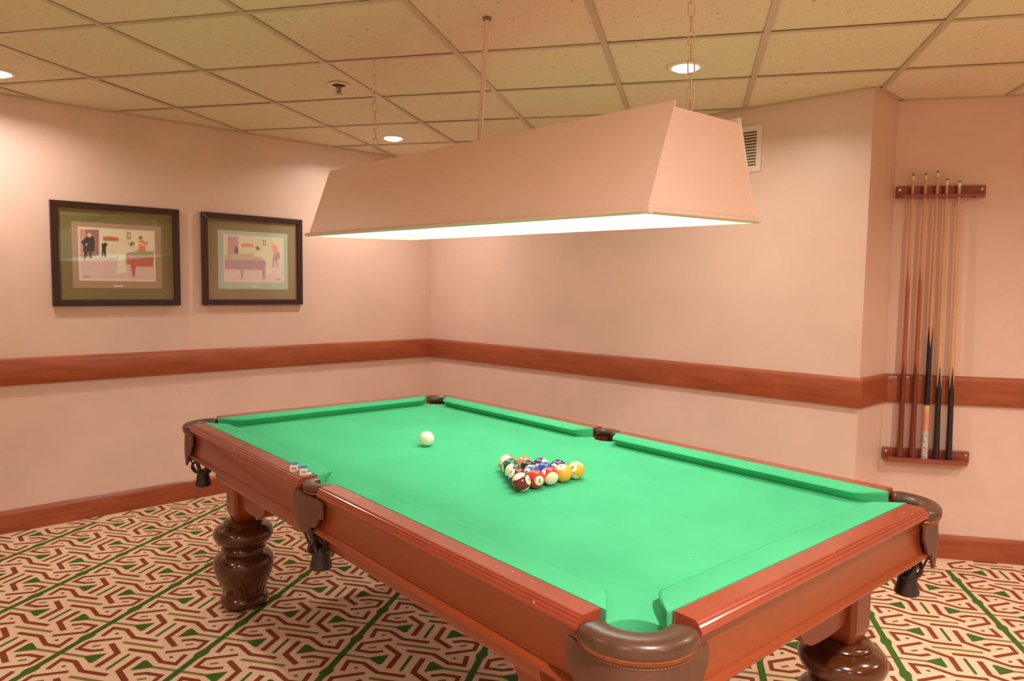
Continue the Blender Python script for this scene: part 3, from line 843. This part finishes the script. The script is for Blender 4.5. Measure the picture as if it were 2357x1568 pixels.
def chain(top, bot, yaw0):
    top = LMI @ Vector(top); bot = LMI @ Vector(bot); d = bot - top; n = max(2, round(d.length / 0.0365)); 
    q = Vector((0, 0, -1)).rotation_difference(d.normalized()); rnd = random.Random(int(abs(top.x) * 1000))
    for k in range(n):
        o = link(bpy.data.objects.new('chain_link', link_me), lamp)
        o.location = top + d * ((k + 0.5) / n); o.rotation_mode = 'QUATERNION'
        o.rotation_quaternion = q @ Matrix.Rotation(yaw0 + (k % 2) * PI / 2 + rnd.uniform(-0.35, 0.35), 3, 'Z').to_quaternion()
    mb = MB(); mb.tube([top, top + (top - bot).normalized() * 0.02], 0.003, 8); mb.build('chain_hook', M['chain'], lamp)
cl_ = LC.to_3d() + e1 * (-0.775) + Vector((0, 0, LZ + zt_))
chain((-0.6018, 3.1112, ZC - 0.022), cl_, 0.7)
cr_ = LC.to_3d() + e1 * 0.838 + Vector((0, 0, LZ + zt_))
chain((cr_.x - 0.012, cr_.y + 0.006, ZC - 0.022), cr_, 0.9)

# ------------------------------------------------------------------ recessed ceiling lamps
dl = [('recessed ceiling lamp glowing near the corner above the framed prints', 0), ('recessed ceiling lamp glowing behind the right hand chain', 1), ('recessed ceiling lamp cut by the left edge of the picture', 2), ('recessed ceiling lamp out of view in front of the cue rack', 3), ('recessed ceiling lamp out of view above the viewer', 4), ('recessed ceiling lamp added unseen as fill light behind the viewer on the left', 5), ('recessed ceiling lamp added unseen as fill light behind the viewer on the right', 6), ('recessed ceiling lamp added unseen as fill light by the back wall', 7), ('recessed ceiling lamp added unseen as fill light by the back left corner', 8), ('recessed ceiling lamp added unseen as fill light left of the viewer', 9), ('recessed ceiling lamp out of view to the right of the cues', 10)]
ringm = MB(); ringm.lathe([(0.052, 0.0), (0.056, -0.004), (0.078, -0.0045), (0.083, -0.001), (0.083, 0.004), (0.052, 0.004)], 0, 0, 40)
ring_me = ringm.mesh('trim_ring', M['fixture'], smooth=40)
lensm = MB(); lensm.lathe([(0.055, 0.001), (0.052, -0.006), (0.040, -0.012), (0.022, -0.015), (0.004, -0.016)], 0, 0, 32)
lens_me = lensm.mesh('lens', M['lens'], smooth=60)
for k, p in enumerate(LAMPS):
    r = empty('ceiling_lamp', (p.x, p.y, ZC + 0.003))
    tag(r, dl[k][0], 'lamp', 'recessed ceiling lamps')
    link(bpy.data.objects.new('trim_ring', ring_me), r); link(bpy.data.objects.new('lens', lens_me), r)
    ld = bpy.data.lights.new('ceiling_lamp_light', 'AREA'); ld.shape = 'DISK'; ld.size = 0.07; ld.energy = DOWN_W[k]; ld.color = DOWN_COL; ld.spread = math.radians(160)
    lo = link(bpy.data.objects.new('ceiling_lamp_light', ld), r); lo.location = (0, 0, -0.022)

# ------------------------------------------------------------------ sprinkler
sp = empty('sprinkler_head', (SPR.x, SPR.y, ZC + 0.0015)); tag(sp, 'recessed fire sprinkler head in a round escutcheon on the ceiling', 'sprinkler')
mb = MB(); mb.lathe([(0.030, 0.000), (0.034, -0.004), (0.046, -0.005), (0.050, -0.002), (0.050, 0.002), (0.030, 0.002)], 0, 0, 32); mb.build('escutcheon', M['fixture'], sp, smooth=40)
mb = MB(); mb.lathe([(0.0305, -0.0005), (0.0305, -0.003), (0.010, -0.0035)], 0, 0, 24); mb.build('recess', M['gapshadow'], sp)
mb = MB(); mb.lathe([(0.007, 0.0), (0.009, -0.010), (0.006, -0.018), (0.006, -0.034), (0.004, -0.040)], 0, 0, 16); mb.build('nozzle', M['brass'], sp, smooth=40)
for s in (-1, 1):
    mb = MB(); mb.tube([(s * 0.008, 0, -0.006), (s * 0.012, 0, -0.020), (s * 0.004, 0, -0.040)], 0.0018, 6); mb.build('frame_arm', M['brass'], sp)
mb = MB(); mb.lathe([(0.018, -0.040), (0.020, -0.041), (0.019, -0.043), (0.003, -0.044)], 0, 0, 20); mb.build('deflector', M['brass'], sp, smooth=40)

# ------------------------------------------------------------------ things on walls: local x along the wall, y out into the room, z up
def wall_frame(name, A, U, N, s, z):
    """Empty whose local x runs along U and local y out of the wall"""
    o = bpy.data.objects.new(name, None); o.empty_display_size = 0.1; link(o)
    p = A + U * s
    if U.x * N.y - U.y * N.x < 0: U = -U
    o.matrix_world = Matrix(((U.x, N.x, 0, p.x), (U.y, N.y, 0, p.y), (0, 0, 1, z), (0, 0, 0, 1)))
    return o
# air vent
v = wall_frame('air_vent', WC, UR, NR, 2.552, 2.0822); tag(v, 'white louvred air vent high on the wall behind the lamp', 'vent')
vh, vw, fb = 0.1198, 0.1200, 0.0275
def frame4(name, w, h, b, y0, y1, m, parent, bev=0.0015):
    """four mitred sides of a rectangular frame as separate parts"""
    outl = [(-w, -h), (w, -h), (w, h), (-w, h)]; inn = [(-w + b, -h + b), (w - b, -h + b), (w - b, h - b), (-w + b, h - b)]
    for i in range(4):
        j = (i + 1) % 4; q = [outl[i], outl[j], inn[j], inn[i]]
        mb = MB(); vs = [(x, y0, z) for x, z in q] + [(x, y1, z) for x, z in q]
        mb.raw(vs, [(0, 1, 2, 3), (7, 6, 5, 4), (0, 4, 5, 1), (1, 5, 6, 2), (2, 6, 7, 3), (3, 7, 4, 0)])
        bevel(mb.build(name, m, parent), bev, 2, 50)
frame4('vent_frame', vw, vh, fb, 0.0, 0.009, M['vent'], v)
mb = MB(); mb.box(-vw + 0.01, vw - 0.01, 0.0003, 0.0015, -vh + 0.01, vh - 0.01); mb.build('duct_opening', M['gapshadow'], v)
for k in range(13):
    z = -vh + fb + (2 * (vh - fb)) * k / 12.0
    mb = MB(); mb.raw([(-vw + fb, 0.002, z + 0.0052), (vw - fb, 0.002, z + 0.0052), (vw - fb, 0.0085, z - 0.0036), (-vw + fb, 0.0085, z - 0.0036), (-vw + fb, 0.003, z + 0.0062), (vw - fb, 0.003, z + 0.0062), (vw - fb, 0.0090, z - 0.0022), (-vw + fb, 0.0090, z - 0.0022)],
                      [(0, 1, 2, 3), (7, 6, 5, 4), (0, 4, 5, 1), (1, 5, 6, 2), (2, 6, 7, 3), (3, 7, 4, 0)])
    mb.build('louvre', M['vent'], v)

# framed prints
ARTC = {'cream': (0.84, 0.70, 0.50), 'lilac': (0.66, 0.52, 0.50), 'plum': (0.33, 0.15, 0.13), 'rose': (0.60, 0.30, 0.25), 'black': (0.025, 0.020, 0.022), 'skin': (0.80, 0.52, 0.40), 'brick': (0.50, 0.14, 0.085), 'grey': (0.28, 0.22, 0.19),
        'orange': (0.74, 0.22, 0.12), 'white': (0.88, 0.80, 0.58), 'brown': (0.30, 0.14, 0.08), 'sage': (0.36, 0.36, 0.20), 'slate': (0.16, 0.13, 0.18), 'mauve': (0.48, 0.26, 0.30)}
FADE = {'cream': (0.86, 0.68, 0.52), 'lilac': (0.78, 0.60, 0.58), 'plum': (0.58, 0.36, 0.40), 'brick': (0.68, 0.33, 0.30), 'sage': (0.58, 0.50, 0.36), 'mauve': (0.50, 0.31, 0.37), 'orange': (0.80, 0.36, 0.28), 'white': (0.90, 0.76, 0.58)}
am = {}
def lift(c): return tuple(min(0.95, x * 1.25 + 0.03) if max(c) > 0.1 else x for x in c)
def amat(k, faded):
    key = (k, faded)
    if key not in am:
        am[key] = mat('print_%s%s' % (k, '_faded' if faded else ''), lift(FADE.get(k, ARTC[k]) if faded else ARTC[k]), 0.8, var=0.04, scale=40)
    return am[key]
gm = bpy.data.materials.new('picture_glass'); gm.use_nodes = True
_nt = gm.node_tree; _nt.nodes.remove(_nt.nodes['Principled BSDF'])
_tr = _nt.nodes.new('ShaderNodeBsdfTransparent'); _gl = _nt.nodes.new('ShaderNodeBsdfGlossy'); _gl.inputs['Roughness'].default_value = 0.02
_lw = _nt.nodes.new('ShaderNodeLayerWeight'); _lw.inputs['Blend'].default_value = 0.5; _mx = _nt.nodes.new('ShaderNodeMixShader')
_pw = _nt.nodes.new('ShaderNodeMath'); _pw.operation = 'POWER'; _pw.inputs[1].default_value = 5.0; _nt.links.new(_lw.outputs['Facing'], _pw.inputs[0])
_ma = _nt.nodes.new('ShaderNodeMath'); _ma.operation = 'MULTIPLY_ADD'; _ma.inputs[1].default_value = 0.96; _ma.inputs[2].default_value = 0.06; _nt.links.new(_pw.outputs[0], _ma.inputs[0])
_nt.links.new(_ma.outputs[0], _mx.inputs[0]); _nt.links.new(_tr.outputs[0], _mx.inputs[1]); _nt.links.new(_gl.outputs[0], _mx.inputs[2])
_nt.links.new(_mx.outputs[0], _nt.nodes['Material Output'].inputs['Surface'])
M['glass'] = gm
ART1=[('cream',[(0.0,0.985),(1.003,1.015),(0.996,0.008),(-0.012,-0.016)]),('lilac',[(-0.008,0.406),(1.001,0.519),(0.996,0.008),(-0.012,-0.016)]),('plum',[(0.0,0.981),(0.252,0.989),(0.243,0.465),(-0.008,0.406)]),('rose',[(0.0,0.981),(0.077,0.983),(0.066,0.421),(-0.008,0.406)]),('black',[(0.015,0.737),(0.093,0.845),(0.175,0.852),(0.195,0.727),(0.184,0.554),(0.035,0.529),(0.041,0.648)]),('black',[(0.053,0.535),(0.092,0.537),(0.074,0.421),(0.044,0.381)]),('black',[(0.117,0.543),(0.15,0.545),(0.137,0.448),(0.167,0.42),(0.119,0.41)]),('skin',[(0.153,0.875),(0.147,0.848),(0.132,0.83),(0.113,0.829),(0.099,0.844),(0.094,0.871),(0.1,0.898),(0.115,0.916),(0.133,0.917),(0.148,0.902)]),('skin',[(0.096,0.684),(0.093,0.671),(0.086,0.663),(0.078,0.663),(0.072,0.67),(0.069,0.682),(0.072,0.694),(0.079,0.702),(0.087,0.703),(0.094,0.695)]),('black',[(0.282,0.715),(0.346,0.738),(0.362,0.693),(0.337,0.645),(0.337,0.447),(0.315,0.446),(0.305,0.55),(0.294,0.445),(0.276,0.451),(0.285,0.618)]),('skin',[(0.348,0.761),(0.345,0.748),(0.337,0.739),(0.328,0.738),(0.321,0.746),(0.318,0.759),(0.321,0.773),(0.329,0.782),(0.338,0.783),(0.346,0.775)]),('brick',[(0.303,0.855),(0.403,0.872),(0.514,0.848),(0.512,0.78),(0.301,0.776)]),('grey',[(0.63,0.971),(0.683,0.971),(0.681,0.838),(0.628,0.834)]),('cream',[(0.644,0.944),(0.67,0.944),(0.668,0.868),(0.643,0.866)]),('orange',[(0.796,0.818),(0.869,0.828),(0.89,0.604),(0.784,0.597)]),('white',[(0.798,0.783),(0.872,0.728),(0.872,0.699),(0.798,0.742)]),('brown',[(0.845,0.877),(0.839,0.852),(0.825,0.837),(0.808,0.835),(0.795,0.849),(0.79,0.872),(0.796,0.897),(0.81,0.913),(0.827,0.914),(0.84,0.9)]),('rose',[(0.868,0.776),(0.929,0.823),(0.912,0.726),(0.875,0.728)]),('sage',[(0.607,0.532),(0.736,0.595),(1.002,0.604),(1.0,0.482),(0.678,0.477)]),('brick',[(0.607,0.532),(0.678,0.472),(1.0,0.482),(0.992,0.276),(0.741,0.277),(0.723,0.061),(0.696,0.049),(0.676,0.191),(0.667,0.31),(0.619,0.308)]),('white',[(0.554,0.659),(0.634,0.692),(0.681,0.655),(0.746,0.564),(0.679,0.572),(0.616,0.568),(0.594,0.401),(0.616,0.149),(0.529,0.115),(0.455,0.085),(0.485,0.279),(0.512,0.468),(0.506,0.585)]),('brown',[(0.653,0.732),(0.699,0.794),(0.738,0.754),(0.721,0.689),(0.673,0.691)]),('skin',[(0.731,0.709),(0.727,0.693),(0.718,0.683),(0.708,0.682),(0.699,0.691),(0.696,0.706),(0.699,0.722),(0.708,0.732),(0.719,0.733),(0.728,0.724)]),('grey',[(0.029,0.049),(0.108,0.06),(0.107,0.042),(0.029,0.031)])]
ART2=[('cream',[(0.003,0.994),(1.0,1.014),(0.993,0.015),(-0.005,0.006)]),('lilac',[(-0.001,0.364),(0.996,0.461),(0.993,0.015),(-0.005,0.006)]),('plum',[(0.053,0.992),(0.234,0.994),(0.226,0.601),(0.045,0.591)]),('slate',[(0.174,0.763),(0.218,0.771),(0.226,0.612),(0.159,0.613)]),('brick',[(0.28,0.843),(0.485,0.847),(0.484,0.773),(0.279,0.765)]),('grey',[(0.655,0.948),(0.706,0.949),(0.705,0.833),(0.654,0.829)]),('cream',[(0.669,0.928),(0.693,0.93),(0.693,0.853),(0.669,0.851)]),('orange',[(0.809,0.848),(0.905,0.838),(0.937,0.674),(0.842,0.636)]),('mauve',[(0.838,0.636),(0.956,0.68),(0.961,0.541),(0.907,0.506),(0.914,0.334),(0.889,0.328),(0.878,0.477),(0.845,0.465),(0.852,0.342),(0.815,0.33)]),('skin',[(0.848,0.888),(0.843,0.868),(0.831,0.856),(0.816,0.855),(0.803,0.866),(0.799,0.884),(0.804,0.904),(0.816,0.916),(0.831,0.917),(0.843,0.906)]),('sage',[(-0.002,0.581),(0.479,0.626),(0.708,0.482),(-0.003,0.461)]),('mauve',[(-0.003,0.461),(0.712,0.483),(0.676,0.255),(-0.005,0.256)]),('mauve',[(0.257,0.246),(0.313,0.247),(0.293,0.033),(0.264,0.033)]),('mauve',[(0.631,0.259),(0.688,0.261),(0.678,0.042),(0.647,0.042)]),('white',[(0.459,0.562),(0.579,0.719),(0.721,0.82),(0.764,0.664),(0.768,0.397),(0.822,0.185),(0.705,0.163),(0.701,0.434),(0.628,0.55),(0.518,0.557)]),('brown',[(0.516,0.781),(0.57,0.8),(0.603,0.734),(0.555,0.699)]),('skin',[(0.561,0.691),(0.557,0.677),(0.548,0.668),(0.537,0.667),(0.529,0.676),(0.525,0.689),(0.529,0.703),(0.538,0.713),(0.549,0.713),(0.558,0.705)]),('white',[(0.121,0.158),(0.202,0.205),(0.209,0.161),(0.135,0.117)]),('grey',[(0.879,0.053),(0.962,0.06),(0.962,0.041),(0.879,0.034)])]
def picture(s, zc, w, h, art, faded, m1, m2, label, r1, r2, r3, plq):
    """r = (s left, s right, z low, z high) on the wall for the two mats and the print; s grows to the left"""
    P = wall_frame('framed_print', WC, UL, NL, s, zc); tag(P, label, 'picture', 'framed prints on the wall')
    frame4('frame_side', w / 2, h / 2, 0.036, 0.0, 0.028, M['frame'], P, 0.003)
    sg = 1.0 if (P.matrix_world.to_3x3() @ Vector((1, 0, 0))).xy.dot(UL) > 0 else -1.0
    def rect(r, y0, y1, nm, m, z_extra=0):
        x0, x1 = sorted((sg * (r[0] - s), sg * (r[1] - s)))
        mb = MB(); mb.box(x0, x1, y0, y1, r[2] - zc, r[3] - zc); return mb.build(nm, m, P)
    hw, hh = w / 2 - 0.030, h / 2 - 0.030
    mb = MB(); mb.box(-hw, hw, 0.004, 0.0100, -hh, hh); mb.build('outer_mat', m1, P)
    rect(r1, 0.0100, 0.0108, 'inner_mat', m2)
    rect(r2, 0.0108, 0.0114, 'print_margin', M['paper'])
    keys = []; mb = MB(); k = 0
    for nm, pl in art:
        if nm not in keys: keys.append(nm)
        k += 1
        pts = []
        for u, t in pl:
            u = min(1, max(0, u)); t = min(1, max(0, t))
            ss = r3[0] + (r3[1] - r3[0]) * u; zz = r3[2] + (r3[3] - r3[2]) * t
            pts.append((sg * (ss - s), 0.0115 + 0.00004 * k, zz - zc))
        mb.poly(pts, keys.index(nm))
    mb.build('printed_scene', [amat(q, faded) for q in keys], P)
    rect(plq, 0.0108, 0.0116, 'title_plate', M['paper'])
    mb = MB(); mb.box(-hw, hw, 0.0165, 0.0180, -hh, hh); mb.build('glass', M['glass'], P)
picture(2.2145, 1.4890, 0.662, 0.572, ART1, False, M['matgreen'], M['mattan'], 'dark framed print with olive mat showing a white-gowned billiard player', (2.4450, 1.9840, 1.3030, 1.6680), (2.4145, 2.0190, 1.3445, 1.6405), (2.4060, 2.0275, 1.3550, 1.6320), (2.2420, 2.1955, 1.3120, 1.3205))
picture(1.4220, 1.4895, 0.662, 0.572, ART2, True, M['matkhaki'], M['matmint'], 'dark framed faded print with a mint green mat, nearer the corner', (1.6520, 1.1920, 1.3055, 1.6725), (1.6190, 1.2205, 1.3495, 1.6465), (1.6105, 1.2290, 1.3585, 1.6380), (1.4420, 1.3995, 1.3180, 1.3275))

# ------------------------------------------------------------------ cue rack and cues
rack = wall_frame('cue_rack', WI, UW, NW, 0.205, 0.4925); tag(rack, 'mahogany wall cue rack of an upper notched board and a lower shelf', 'cue rack')
def rack_part(z0, z1, shelf_z0, shelf_z1, name, holes):
    mb = MB(); mb.box(-0.199, 0.199, 0.0005, 0.018, 0.0, z1 - z0); P = bevel(mb.build(name, M['rackwood'], rack), 0.003, 2); P.location = (0, 0, z0 - 0.4925)
    a, b = shelf_z0 - z0, shelf_z1 - z0
    mb = MB()
    if holes:                                    # shelf of fingers between open notches
        spans = []
        cur = -0.199
        for c in holes:
            spans.append((cur, c - 0.0098)); cur = c + 0.0098
        spans.append((cur, 0.199))
        for i, (p, q) in enumerate(spans):
            m2 = MB(); fy = 0.066
            pl = [(p, 0.018), (q, 0.018), (q, fy), (p, fy)]
            if i == 0: pl = [(p, 0.018), (q, 0.018), (q, fy), (p + 0.030, fy)]
            if i == len(spans) - 1: pl = [(p, 0.018), (q, 0.018), (q - 0.012, fy), (p, fy)]
            m2.prism(pl, a, b)
            bevel(m2.build('shelf_finger', M['rackwood'], P), 0.002, 2)
        m2 = MB(); m2.box(-0.171, 0.188, 0.066, 0.072, a, b); bevel(m2.build('front_lip', M['rackwood'], P), 0.002, 2)
    else:
        mb.prism([(-0.199, 0.018), (0.199, 0.018), (0.190, 0.074), (-0.170, 0.074)], a, b); bevel(mb.build('shelf', M['rackwood'], P), 0.002, 2)
        m2 = MB(); m2.box(-0.168, 0.188, 0.066, 0.0735, b, b + 0.009); bevel(m2.build('front_lip', M['rackwood'], P), 0.002, 2)
    for x in (-0.182, 0.184):
        m2 = MB(); m2.lathe([(0.0065, 0.0), (0.0060, 0.002), (0.003, 0.003)], 0, 0, 14); sc = m2.build('screw', M['screw'], P); sc.location = (x, 0.018, (z1 - z0) * 0.70); sc.rotation_euler = (-PI / 2, 0, 0)
    return P
CUES = [  # s at foot, s at tip, top z, kind, label
    (0.0771, 0.0712, 1.9244, 'red', 'reddish one-piece cue standing leftmost in the wall rack'),
    (0.1333, 0.1273, 1.9258, 'red', 'reddish one-piece cue second from the left in the rack'),
    (0.1904, 0.1806, 1.9375, 'wrap', 'tallest cue, black sleeve above a marbled white grip'),
    (0.2441, 0.2220, 1.8987, 'black', 'pale cue with a black butt, second from the right'),
    (0.3011, 0.2780, 1.8875, 'black', 'pale cue with a black butt, rightmost in the rack')]
def cue_s(c, z): return c[0] + (c[1] - c[0]) * (z - 0.512) / (c[2] - 0.512)
rack_part(1.8085, 1.8690, 1.8085, 1.8220, 'upper_board', [cue_s(c, 1.815) - 0.205 for c in CUES])
rack_part(0.4925, 0.5545, 0.4925, 0.5080, 'lower_board', None)
for c in CUES:
    s0, s1, zt, kind, lab = c
    Pf = wall_frame('pool_cue', WI, UW, NW, s0, 0.5085); tag(Pf, lab, 'cue', 'cues in the wall rack')
    H = zt - 0.5085; sgx = 1.0 if (Pf.matrix_world.to_3x3() @ Vector((1, 0, 0))).xy.dot(UW) > 0 else -1.0
    def rad(z): t = z / H; return 0.0148 + (0.0062 - 0.0148) * (t ** 0.9)
    def pos(z): return Vector((sgx * (s1 - s0) * z / H, 0.046 - 0.003 * z / H, z))
    def seg(nm, z0, z1, m, dr=0.0, n=6, parent=None):
        mb = MB(); zs = [z0 + (z1 - z0) * k / n for k in range(n + 1)]
        mb.tube([pos(z) for z in zs], [rad(z) + dr for z in zs], 16)
        return mb.build(nm, m, parent or Pf, smooth=60)
    def points(nm, zlow, zhigh, m, nfold=4, phase=0.3):
        mb = MB(); rings = []; n = 48; rows = 6
        for k in range(rows + 1):
            ring = []
            for i in range(n):
                a = 2 * PI * i / n
                saw = abs(((a * nfold / (2 * PI) + phase) % 1.0) * 2 - 1)
                z = zlow + (zhigh - zlow) * saw * k / rows; p = pos(z); r_ = rad(z) + 0.00035
                ring.append((p.x + r_ * math.cos(a), p.y + r_ * math.sin(a), z))
            rings.append(ring)
        mb.loft(rings, True, False)
        return mb.build(nm, m, Pf, smooth=60)
    def zr_(zw): return zw - 0.5085
    if kind == 'red':
        seg('butt', 0.0, zr_(0.93), M['rosewood']); seg('forearm', zr_(0.93), zr_(1.36), M['redwood']); seg('shaft', zr_(1.36), H - 0.030, M['ash'], n=10)
        points('splice', zr_(0.925), zr_(1.00), M['rosewood']); points('shaft_splice', zr_(1.355), zr_(1.47), M['redwood'])
    elif kind == 'wrap':
        seg('grip', 0.0, zr_(0.655), M['marble']); seg('lower_sleeve', zr_(0.655), zr_(0.755), M['pinkwood']); seg('joint_ring', zr_(0.755), zr_(0.785), M['ring'], 0.0004)
        seg('black_sleeve', zr_(0.785), zr_(1.07), M['ebony'], 0.0002); points('sleeve_points', zr_(1.065), zr_(1.19), M['ebony'], 4, 0.55); seg('shaft', zr_(1.07), H - 0.030, M['ash'], n=10)
    else:
        seg('butt', 0.0, zr_(0.865), M['ebony']); points('butt_points', zr_(0.86), zr_(0.99), M['ebony'], 4, 0.1); seg('shaft', zr_(0.865), H - 0.030, M['ash'], n=10)
    seg('ferrule', H - 0.030, H - 0.008, M['ferrule'], 0.0003, 2); seg('tip', H - 0.008, H, M['cuetip'], -0.0002, 2)
